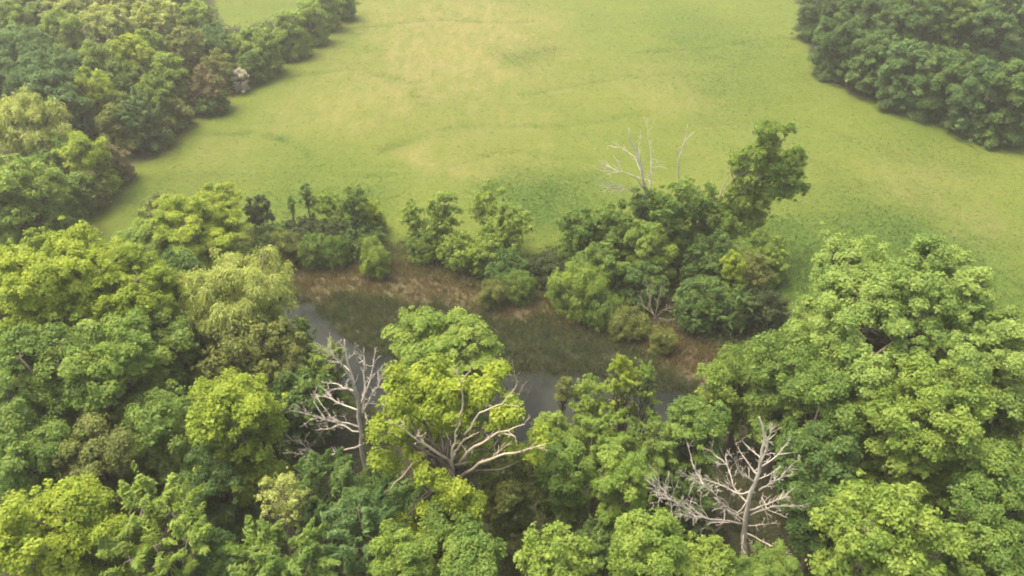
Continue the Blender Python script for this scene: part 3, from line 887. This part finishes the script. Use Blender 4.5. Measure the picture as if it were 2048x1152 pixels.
# ------------------------------------------------------------------ leafy trees and shrubs
GF = "leafy trees of the foreground wood"
fg = [ # label, u, v, half width px, height m, style, colour, asp, extra
 ("huge yellow green crown at the left edge, highest of the foreground wood", 105, 595, 160, 17, 'broad', 'Y', .9),
 ("bright yellow green crown right of the huge one, below the strip of open grass", 240, 590, 100, 15.5, 'broad', 'Y', .95),
 ("large mid green crown at the left edge under the huge yellow green one", 60, 765, 135, 15, 'broad', 'G', .85),
 ("large light green crown right of the left edge, below the bright yellow green one", 205, 735, 112, 14.5, 'broad', 'L', .85),
 ("dusky green crown wedged between the big left crowns and the pale willow", 318, 680, 62, 12, 'broad', 'G', .9),
 ("green crown in shade left of the small bright lime tree", 325, 850, 82, 11.5, 'broad', 'G', .85),
 ("olive tinted crown against the left edge above the lime cluster", 60, 905, 80, 12, 'broad', 'G', .8),
 ("mid green crown with dark gaps, directly above the bottom left lime tree", 190, 910, 80, 11.5, 'broad', 'O', .85),
 ("small bright lime tree standing out above dark shade left of the dead tree", 468, 825, 88, 13.5, 'broad', 'Y', .95),
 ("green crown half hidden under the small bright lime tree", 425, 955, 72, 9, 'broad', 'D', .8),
 ("lime green tree filling the bottom left corner", 110, 1060, 118, 14, 'broad', 'Y', .9),
 ("feathery light green tree right of the bottom left lime tree", 325, 1070, 108, 13, 'feather', 'L', .85),
 ("low dark tree beneath the feathery one at the bottom edge", 425, 1125, 70, 9, 'broad', 'D', .8),
 ("rounded green tree cut by the bottom edge left of centre", 560, 1130, 92, 12, 'feather', 'G', .7),
 ("dark feathery tree right of the pale small tree", 655, 985, 78, 9.5, 'feather', 'D', .7),
 ("dark blue green feathery tree below the bleached left snag", 725, 1065, 78, 10.5, 'feather', 'B', .8),
 ("green crown at the bottom edge below the bright oak", 800, 1110, 62, 11, 'broad', 'L', .8),
 ("dark green crown squeezed under the oak's lowest leaves", 905, 1050, 68, 9.5, 'broad', 'G', .8),
 ("green crown at the bottom edge, right of the oak's trunk", 945, 1118, 72, 11, 'broad', 'G', .8),
 ("yellow tipped crown at the bottom edge, exactly below the pond's centre", 1105, 1118, 75, 12, 'fine', 'L', .85),
 ("shaded olive crown right of the oak and above the yellow tipped crown", 1010, 960, 66, 9, 'broad', 'O', .85),
 ("mid green crown right of the oak's longest bare limb", 1130, 935, 56, 10, 'broad', 'G', .9),
 ("small bright green tree in the middle of the lower wood", 1250, 955, 58, 12, 'broad', 'L', 1.0),
 ("feathery green tree below the gap of open water", 1195, 885, 60, 9, 'feather', 'L', 1.0),
 ("feathery blue green tree between the water and the small bright green tree", 1310, 905, 62, 9, 'feather', 'G', 1.0),
 ("light green crown next to the oak, at the lower shore of the water", 1105, 872, 46, 8, 'broad', 'L', .9),
 ("layered soft green crown just below the right end of the water", 1392, 850, 62, 10.5, 'layer', 'G', .8),
 ("rounded green tree at the bottom edge left of the largest dead tree", 1300, 1095, 80, 12, 'broad', 'L', .9),
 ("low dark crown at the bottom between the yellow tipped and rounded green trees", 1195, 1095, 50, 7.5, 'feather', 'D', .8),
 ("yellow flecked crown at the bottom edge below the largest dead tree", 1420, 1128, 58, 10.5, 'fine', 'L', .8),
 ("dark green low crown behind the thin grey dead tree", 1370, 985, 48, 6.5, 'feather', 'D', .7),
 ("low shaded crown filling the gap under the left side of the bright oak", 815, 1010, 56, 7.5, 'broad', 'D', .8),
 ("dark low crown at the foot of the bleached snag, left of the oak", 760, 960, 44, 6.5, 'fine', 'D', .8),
 ("rounded low crown at the bottom edge, hiding the foot of the largest dead tree", 1478, 1160, 46, 9, 'broad', 'G', .8),
 ("small green crown at the bottom edge right of the largest dead tree", 1545, 1135, 48, 9, 'broad', 'G', .8),
 ("fine leaved yellow green tree at the bottom edge, right of the largest dead tree", 1775, 1075, 128, 13.5, 'fine', 'L', .95),
 ("dark crown in the shade between largest dead tree and fine leaved tree", 1650, 1000, 64, 8, 'broad', 'D', .75),
 ("dull green crown in the bottom right corner", 1975, 1085, 98, 11, 'broad', 'G', .8),
 ("mid green crown at right edge above the bottom right corner", 2010, 955, 88, 12, 'broad', 'G', .85),
 ("enormous light green tree, tallest crown on the right, with its top against the field", 1795, 690, 212, 18, 'broad', 'M', .95),
 ("big light green crown at the right edge, joined to the enormous right tree", 2030, 745, 125, 15.5, 'broad', 'M', 1.0),
 ("lit green crown below the enormous right tree, its edge facing the right border", 1850, 830, 112, 14.5, 'broad', 'L', .95),
 ("shaded green crown under the left side of the enormous right tree", 1665, 800, 92, 12.5, 'broad', 'G', .9),
 ("green crown with clumped leaves above the tip of the largest dead tree", 1590, 730, 82, 13, 'broad', 'G', .95),
 ("yellow olive rounded tree on the shore right of the water", 1500, 740, 62, 9.5, 'willow', 'G', .9),
 ("dim green crown right of the largest dead tree's upper limbs", 1640, 905, 74, 10, 'broad', 'D', .8),
 ("small sparse light green tree overhanging the right end of the water", 1435, 770, 44, 8.5, 'sparse', 'L', 1.1),
 ("bright green tree leaning over the marsh, above the yellow oak", 884, 705, 100, 12.5, 'layer', 'L', .75),
 ("slim green tree at the pond's left shore behind the bleached snag", 658, 728, 36, 8.5, 'feather', 'L', 1.2),
 ("narrow green crown between the pale willow and the open water", 606, 672, 17, 9, 'feather', 'G', 2.4),
 ("pale yellow green willow with a soft rounded crown left of the pond", 478, 600, 105, 13.5, 'willow', 'P', .95),
 ("smaller pale willow crown tucked in front of the larger willow's left side", 392, 640, 52, 11, 'willow', 'P', .95),
 ("grey olive tree below the pale willow, in half shade", 510, 715, 95, 10.5, 'fine', 'O', .8),
 ("dark olive low tree between the grey olive tree and the bleached snag", 590, 790, 68, 8, 'fine', 'D', .75),
 ("dark green tree behind the pale willow, left of it", 350, 555, 52, 10, 'fine', 'D', .9),
 ("broad bright green layered tree above the pale willow at the field's edge", 395, 465, 92, 9.5, 'layer', 'Y', .8),
 ("dark green spreading tree on the left of the bright layered tree", 290, 485, 62, 8, 'layer', 'L', .7),
 ("fresh green small tree on top of the bright layered tree, against the field", 440, 400, 36, 8, 'layer', 'Y', 1.1),
 ("dim shrub behind the layered trees at the field's near left corner", 325, 415, 42, 4.5, 'shrub', 'O', .6),
]
for i, t in enumerate(fg):
    nm = 'willow_tree' if 'willow' in t[0] and 'behind' not in t[0] and 'below' not in t[0] and 'between' not in t[0] else 'broadleaf_tree'
    tree(nm, t[0], t[1], t[2], t[3], t[4], t[5], t[6], t[7], GF, 'tree' if 'shrub' not in t[0] else 'shrub', grow=.97 if t[2] > 780 else 1.03)

tree('pale_tree', "small tree with pale straw coloured leaves and grey twigs above the bottom edge", 565, 1000, 46, 11.5, 'sparse', 'P', 1.3, cover=.7, skirt=0, bark=GREYW, girth=.12)
tree('slender_tree', "slender sparse green tree rising before the pond, left of its taller twin", 1180, 800, 40, 7.5, 'fine', 'L', 1.1, "slender trees in front of the water", skirt=.7, cover=.8, cs=.8)
tree('slender_tree', "tall thin yellow green tree whose tip stands against the marsh", 1246, 765, 25, 10.5, 'feather', 'Y', 2.6, "slender trees in front of the water", skirt=.9, grow=1)
tree('slender_tree', "thin lime columnar tree just right of the tallest slender one", 1288, 785, 24, 10, 'feather', 'L', 2.8, "slender trees in front of the water", skirt=.9, grow=1)
tree('slender_tree', "sparse olive sapling over the water, left of the slender trees", 1128, 785, 18, 7.5, 'sparse', 'O', 2.2, "slender trees in front of the water", skirt=0, grow=1)

GH = "saplings and bushes of the hedgerow across the field"
hd = [ # name, label, u, v, hw, H, style, col, asp
 ('sapling', "nearly black round topped sapling at the left end of the hedgerow", 517, 425, 27, 5.5, 'fine', 'K', 1.4),
 ('shrub', "dark shrub under the nearly black sapling", 545, 470, 32, 3.2, 'shrub', 'D', .8),
 ('sapling', "thin dark sapling standing alone against the field, second from the left", 612, 392, 14, 5.5, 'fine', 'D', 2.0),
 ('sapling', "faint tiny sapling left of the thin dark one", 583, 410, 8, 4.5, 'sparse', 'G', 2.5),
 ('sapling', "pale green soft bush in grass behind the dark low hedge", 660, 415, 36, 4.0, 'shrub', 'L', .8),
 ('sapling', "tall ragged dark green sapling beside a lime bush", 708, 420, 30, 7, 'fine', 'G', 1.9),
 ('shrub', "lime yellow bush right of the tall ragged sapling", 745, 430, 26, 4.2, 'shrub', 'Y', 1.3),
 ('shrub', "low dark hedge clump at the left, behind the row of willow bushes", 600, 462, 42, 2.2, 'shrub', 'K', .5),
 ('shrub', "low dark hedge clump in the middle, behind the row of willow bushes", 668, 468, 42, 2.2, 'shrub', 'K', .5),
 ('shrub', "dark brush at the foot of the lime yellow bush", 730, 478, 38, 2.5, 'shrub', 'D', .6),
 ('willow_bush', "leftmost soft willow bush above the red brown reeds", 575, 490, 30, 3.4, 'willow', 'O', .95),
 ('willow_bush', "soft willow bush second from left above the red brown reeds", 625, 495, 30, 3.3, 'willow', 'G', .95),
 ('willow_bush', "soft willow bush at the right end of the low row", 672, 498, 28, 3.1, 'willow', 'G', .95),
 ('willow_bush', "upright willow bush standing alone by the tan reeds", 748, 505, 28, 4.4, 'willow', 'L', 1.2),
 ('sapling', "slim green sapling at the left of the middle hedgerow group", 828, 445, 26, 6, 'fine', 'L', 2.0),
 ('sapling', "open green sapling with dark top in the middle hedgerow group", 882, 438, 36, 7.2, 'fine', 'L', 1.5),
 ('shrub', "leafy bush at the foot of the open green sapling", 915, 498, 40, 3.8, 'shrub', 'L', .8),
 ('shrub', "green bush under the slim sapling, left of the tan reeds' end", 848, 490, 34, 3.2, 'shrub', 'G', .8),
 ('sapling', "tall airy yellowish sapling behind the middle bushes, against the field", 980, 425, 40, 7.4, 'sparse', 'L', 1.6),
 ('sapling', "dense light green small tree at the right of the middle hedgerow group", 1018, 460, 42, 6.6, 'fine', 'L', 1.3),
 ('shrub', "lime flecked bush beneath the airy yellowish sapling", 970, 505, 40, 4.2, 'shrub', 'L', 1.0),
 ('shrub', "dark bush at the bank below the dense light green small tree", 1015, 535, 40, 3.6, 'shrub', 'D', .9),
 ('willow_bush', "pale willow bush on the bank edge, left one of two before the marsh", 985, 583, 28, 2.8, 'willow', 'O', .9),
 ('willow_bush', "pale willow bush with a pointed top, right one of two before the marsh", 1040, 568, 28, 3.2, 'willow', 'G', 1.0),
 ('shrub', "blackish shrub in the gap between the middle bushes and the thicket", 1090, 535, 36, 3.2, 'shrub', 'K', .9),
 ('willow_bush', "large rounded willow bush beside the marsh, right of the blackish shrub", 1155, 572, 54, 5.4, 'willow', 'L', 1.0),
 ('willow_bush', "yellow olive bush spilling onto the marsh, right of the large willow bush", 1200, 612, 38, 3.2, 'willow', 'G', .8),
 ('willow_bush', "golden olive low bush in front of the fallen twigs", 1255, 645, 38, 2.2, 'willow', 'O', .6),
 ('willow_bush', "small golden bush right of the fallen twigs, on the brown bank", 1325, 672, 26, 2.0, 'willow', 'O', .6),
 ('thicket_tree', "grey green vine covered tree at the left end of the thicket", 1155, 462, 44, 6.6, 'fine', 'G', 1.1),
 ('thicket_tree', "dark vine covered tree under the bare limbs of the thicket", 1235, 455, 54, 7.8, 'fine', 'G', 1.2),
 ('thicket_tree', "leafy green tree in the thicket, centre of the field's edge", 1345, 420, 58, 9.8, 'fine', 'G', 1.1),
 ('thicket_tree', "tall dark ivy column directly under the bare tree", 1283, 412, 26, 9.2, 'fine', 'D', 1.8),
 ('thicket_tree', "bright leaved vine mass hanging in the middle of the thicket", 1300, 500, 46, 7.0, 'broad', 'L', 1.3),
 ('thicket_tree', "deep green tree at the lower left of the thicket", 1205, 530, 52, 5.6, 'fine', 'G', .9),
 ('thicket_tree', "shadowy tree at the foot of the thicket under the bright vine", 1290, 565, 44, 4.4, 'fine', 'D', .9),
 ('thicket_tree', "small green tree joining the thicket to the leaning tree", 1415, 425, 38, 8.6, 'fine', 'G', 1.3),
 ('thicket_tree', "dark shrubby tree under the leaning tree's pale trunk", 1410, 520, 52, 5.8, 'fine', 'D', 1.0),
 ('thicket_tree', "dark low tree right of the fallen twigs at the thicket's base", 1400, 605, 52, 4.6, 'fine', 'D', .95),
 ('thicket_tree', "green spiky shrub in front of the darkest shrub of the thicket", 1462, 618, 40, 4.2, 'feather', 'D', 1.0),
 ('thicket_tree', "darkest brown shrub at the thicket's right end, against the grass", 1530, 618, 42, 4.4, 'shrub', 'K', 1.1),
 ('thicket_tree', "bright yellow leaved small tree with bare tip beneath the leaning tree", 1468, 528, 22, 5.6, 'broad', 'Y', 1.2),
 ('thicket_tree', "grey twiggy shrub between the yellow leaved small tree and the grass", 1510, 540, 34, 4.6, 'sparse', 'O', 1.2),
 ('shrub', "soft light green bush on the grass right of the thicket", 1535, 515, 42, 5.0, 'shrub', 'L', 1.3),
]
for t in hd:
    tree(t[0], t[1], t[2], t[3], t[4], t[5], t[6], t[7], t[8], GH, 'shrub' if t[0] in ('shrub', 'willow_bush') else 'tree', skirt=0 if t[0] == 'sapling' else .75, grow=1.06, cover=.95, cs=.8, sizef=1.15)

GL = "trees of the wood along the left of the field"
lf = [ # near field edge (bottom) to top
 ("light green tree at the left edge above the huge yellow green crown", 25, 400, 78, 11, 'broad', 'L', .9),
 ("green tree behind the left edge tree, near the shaded field corner", 85, 385, 48, 8, 'broad', 'L', .9),
 ("dark shrubby tree at the near end of the wood's edge", 135, 385, 42, 5.5, 'fine', 'D', .8),
 ("yellow green bushy tree near the wood's near end", 178, 315, 40, 8, 'broad', 'Y', 1.1),
 ("brown leaved bush on the wood's edge, nearest to the field corner", 232, 325, 30, 5, 'shrub', 'T', 1.1),
 ("low olive bush at the foot of the yellow green bushy tree", 178, 380, 38, 4.5, 'shrub', 'O', .8),
 ("pale rounded willow like tree behind the left edge tree", 60, 255, 66, 11, 'willow', 'P', .9),
 ("dark gap tree between the pale rounded one and the yellow green bushy one", 115, 315, 40, 7, 'fine', 'D', .9),
 ("blue green tall tree left of the brown bush group", 100, 170, 58, 12, 'broad', 'B', 1.0),
 ("deep blue green tree at the left edge of the picture, second row", 25, 130, 60, 12, 'broad', 'B', .9),
 ("sharp yellow green tree in the middle of the left wood", 190, 190, 42, 9.5, 'broad', 'Y', 1.1),
 ("blue green tree under the sharp yellow green one", 135, 220, 42, 8.5, 'broad', 'B', 1.0),
 ("dull green bush with purplish shade beneath it", 250, 255, 38, 6.5, 'fine', 'O', 1.1),
 ("grey green slim tree on the wood's edge, right of the brown bush", 285, 245, 32, 7, 'feather', 'B', 1.3),
 ("pale olive twiggy bush on the wood's edge in its near half", 318, 255, 28, 5, 'fine', 'O', 1.2),
 ("olive bush on the edge just beyond the pale olive twiggy one", 352, 225, 32, 5.5, 'fine', 'O', 1.1),
 ("yellow green tall tree beside the pale forked bare tree", 272, 115, 38, 10, 'broad', 'Y', 1.1),
 ("yellowish tree left of the pale forked bare tree", 145, 75, 44, 11, 'broad', 'L', 1.0),
 ("light tree right behind the pale forked bare tree", 215, 60, 44, 11, 'broad', 'P', 1.0),
 ("shaded green tree in front of the yellow green tall tree", 240, 165, 34, 7.5, 'fine', 'G', 1.0),
 ("mid green column between two brownish bushes on the wood's edge", 345, 155, 30, 9, 'fine', 'G', 1.4),
 ("dark purple brown bush bulging into the field", 415, 180, 38, 6.5, 'shrub', 'T', 1.1),
 ("dark bush at the foot of the purple brown one", 425, 205, 30, 3.5, 'shrub', 'K', .8),
 ("hazy tan crown deep in the left wood near the top edge", 320, 40, 40, 10, 'fine', 'P', .9),
 ("greyish olive crown in the left wood behind the purple brown bush", 375, 100, 36, 8.5, 'fine', 'O', 1.1),
 ("pale washed out crown at the top edge of the left wood", 130, 20, 46, 11, 'broad', 'P', .9),
 ("lime crown at the top left corner", 20, 50, 44, 11, 'broad', 'L', .9),
 ("pale green crown at the top edge, second from the left corner", 75, 15, 40, 11, 'broad', 'G', .9),
 ("soft pale crown at the top edge left of the small far meadow", 235, 5, 44, 11, 'broad', 'P', .9),
 ("mid green crown at the top edge, next to the far meadow", 355, 15, 38, 9, 'broad', 'G', .9),
 ("bright green round tree beside the far meadow's near corner", 402, 45, 36, 7.5, 'broad', 'G', 1.0),
 ("green tree in front of the far meadow's lower corner", 430, 90, 34, 7, 'broad', 'B', 1.0),
 ("white blossoming shrub on the wood's edge, the only white one", 484, 155, 15, 3.6, 'shrub', 'W', 1.0),
 ("olive bush just left of the white blossoming shrub", 450, 135, 28, 6, 'fine', 'O', 1.0),
 ("dark bush just beyond the white blossoming shrub", 508, 135, 26, 4.8, 'shrub', 'K', 1.0),
 ("big two toned hedge tree where the far meadow ends", 528, 92, 34, 8, 'broad', 'G', 1.1),
 ("light topped hedge tree below the far meadow's middle", 485, 95, 26, 5.5, 'broad', 'L', 1.0),
 ("rounded light green hedge tree beyond the big two toned one", 585, 62, 32, 8, 'broad', 'L', 1.1),
 ("dark foot bush under the rounded light green hedge tree", 570, 98, 28, 3.6, 'shrub', 'K', .9),
 ("green hedge tree third from the top edge", 628, 38, 28, 7.5, 'broad', 'G', 1.1),
 ("fresh green hedge tree at the top edge of the hedge line", 648, 5, 28, 8, 'broad', 'L', 1.0),
 ("dark last hedge tree where hedge line leaves the picture", 690, 5, 24, 6, 'broad', 'D', 1.0),
 ("dark green middle tree of the left wood, behind the olive bushes", 310, 195, 34, 8, 'fine', 'D', 1.0),
 ("teal green crown between the deep blue green trees", 62, 95, 40, 11, 'broad', 'B', .9),
 ("muted crown above the mid green column", 305, 95, 30, 8.5, 'fine', 'G', 1.0),
 ("yellow crown left of the deep blue green tree's top", 190, 120, 30, 10, 'broad', 'L', 1.0),
]
for t in lf:
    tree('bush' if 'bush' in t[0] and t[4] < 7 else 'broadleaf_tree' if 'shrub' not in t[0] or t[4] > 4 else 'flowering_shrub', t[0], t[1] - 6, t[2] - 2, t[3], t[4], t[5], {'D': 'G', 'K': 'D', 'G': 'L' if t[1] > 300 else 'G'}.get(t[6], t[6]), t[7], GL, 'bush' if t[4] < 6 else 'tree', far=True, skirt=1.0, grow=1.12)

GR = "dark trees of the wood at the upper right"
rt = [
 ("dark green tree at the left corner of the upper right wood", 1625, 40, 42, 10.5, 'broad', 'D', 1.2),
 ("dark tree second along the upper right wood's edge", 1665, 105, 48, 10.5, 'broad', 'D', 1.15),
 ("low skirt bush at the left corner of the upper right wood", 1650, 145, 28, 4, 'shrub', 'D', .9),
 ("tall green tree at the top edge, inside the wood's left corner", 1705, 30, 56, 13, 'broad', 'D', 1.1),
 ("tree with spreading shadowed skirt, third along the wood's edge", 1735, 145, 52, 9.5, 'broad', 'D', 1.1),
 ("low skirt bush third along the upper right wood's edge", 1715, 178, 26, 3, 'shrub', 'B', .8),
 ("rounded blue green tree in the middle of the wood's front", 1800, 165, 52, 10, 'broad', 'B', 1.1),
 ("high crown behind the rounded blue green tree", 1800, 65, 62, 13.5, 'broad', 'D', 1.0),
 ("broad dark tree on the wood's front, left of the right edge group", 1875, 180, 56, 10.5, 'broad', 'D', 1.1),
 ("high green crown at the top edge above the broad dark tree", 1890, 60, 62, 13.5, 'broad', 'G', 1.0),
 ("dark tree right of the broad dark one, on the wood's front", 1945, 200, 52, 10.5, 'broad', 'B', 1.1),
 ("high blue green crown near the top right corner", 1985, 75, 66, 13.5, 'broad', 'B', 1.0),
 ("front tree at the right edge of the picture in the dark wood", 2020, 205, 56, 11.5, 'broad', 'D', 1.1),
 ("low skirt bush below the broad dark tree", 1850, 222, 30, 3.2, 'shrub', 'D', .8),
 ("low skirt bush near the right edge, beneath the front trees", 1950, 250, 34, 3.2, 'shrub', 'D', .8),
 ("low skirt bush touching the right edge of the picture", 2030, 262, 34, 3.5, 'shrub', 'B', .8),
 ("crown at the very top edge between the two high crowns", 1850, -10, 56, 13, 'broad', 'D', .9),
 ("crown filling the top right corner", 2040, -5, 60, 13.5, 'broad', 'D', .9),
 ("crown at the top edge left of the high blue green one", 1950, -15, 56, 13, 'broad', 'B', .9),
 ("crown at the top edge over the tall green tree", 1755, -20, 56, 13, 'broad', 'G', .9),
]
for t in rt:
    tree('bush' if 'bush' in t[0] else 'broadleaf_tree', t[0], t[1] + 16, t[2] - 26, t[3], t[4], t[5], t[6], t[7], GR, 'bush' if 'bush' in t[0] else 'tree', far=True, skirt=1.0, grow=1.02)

# ------------------------------------------------------------------ thin evening haze
if HAZE > 0:
    me = bpy.data.meshes.new("haze")
    a, b0, b1, zl, zh = 2600, -2600, 2600, -5, 60
    vs = [(x, y, z) for z in (zl, zh) for x, y in ((-a, b0), (a, b0), (a, b1), (-a, b1))]
    me.from_pydata(vs, [], [(3, 2, 1, 0), (4, 5, 6, 7), (0, 1, 5, 4), (1, 2, 6, 5), (2, 3, 7, 6), (3, 0, 4, 7)])
    m = bpy.data.materials.new("haze"); m.use_nodes = True
    n = m.node_tree.nodes; n.clear()
    out = n.new("ShaderNodeOutputMaterial"); pv = n.new("ShaderNodeVolumePrincipled")
    pv.inputs['Color'].default_value = (.97, .93, .78, 1)
    pv.inputs['Density'].default_value = HAZE
    pv.inputs['Anisotropy'].default_value = .3
    m.node_tree.links.new(pv.outputs[0], out.inputs['Volume'])
    me.materials.append(m)
    o = bpy.data.objects.new("haze", me); COL.objects.link(o)
    tag(o, "thin pale evening haze in the air over the wood and field", "haze", kind='stuff')
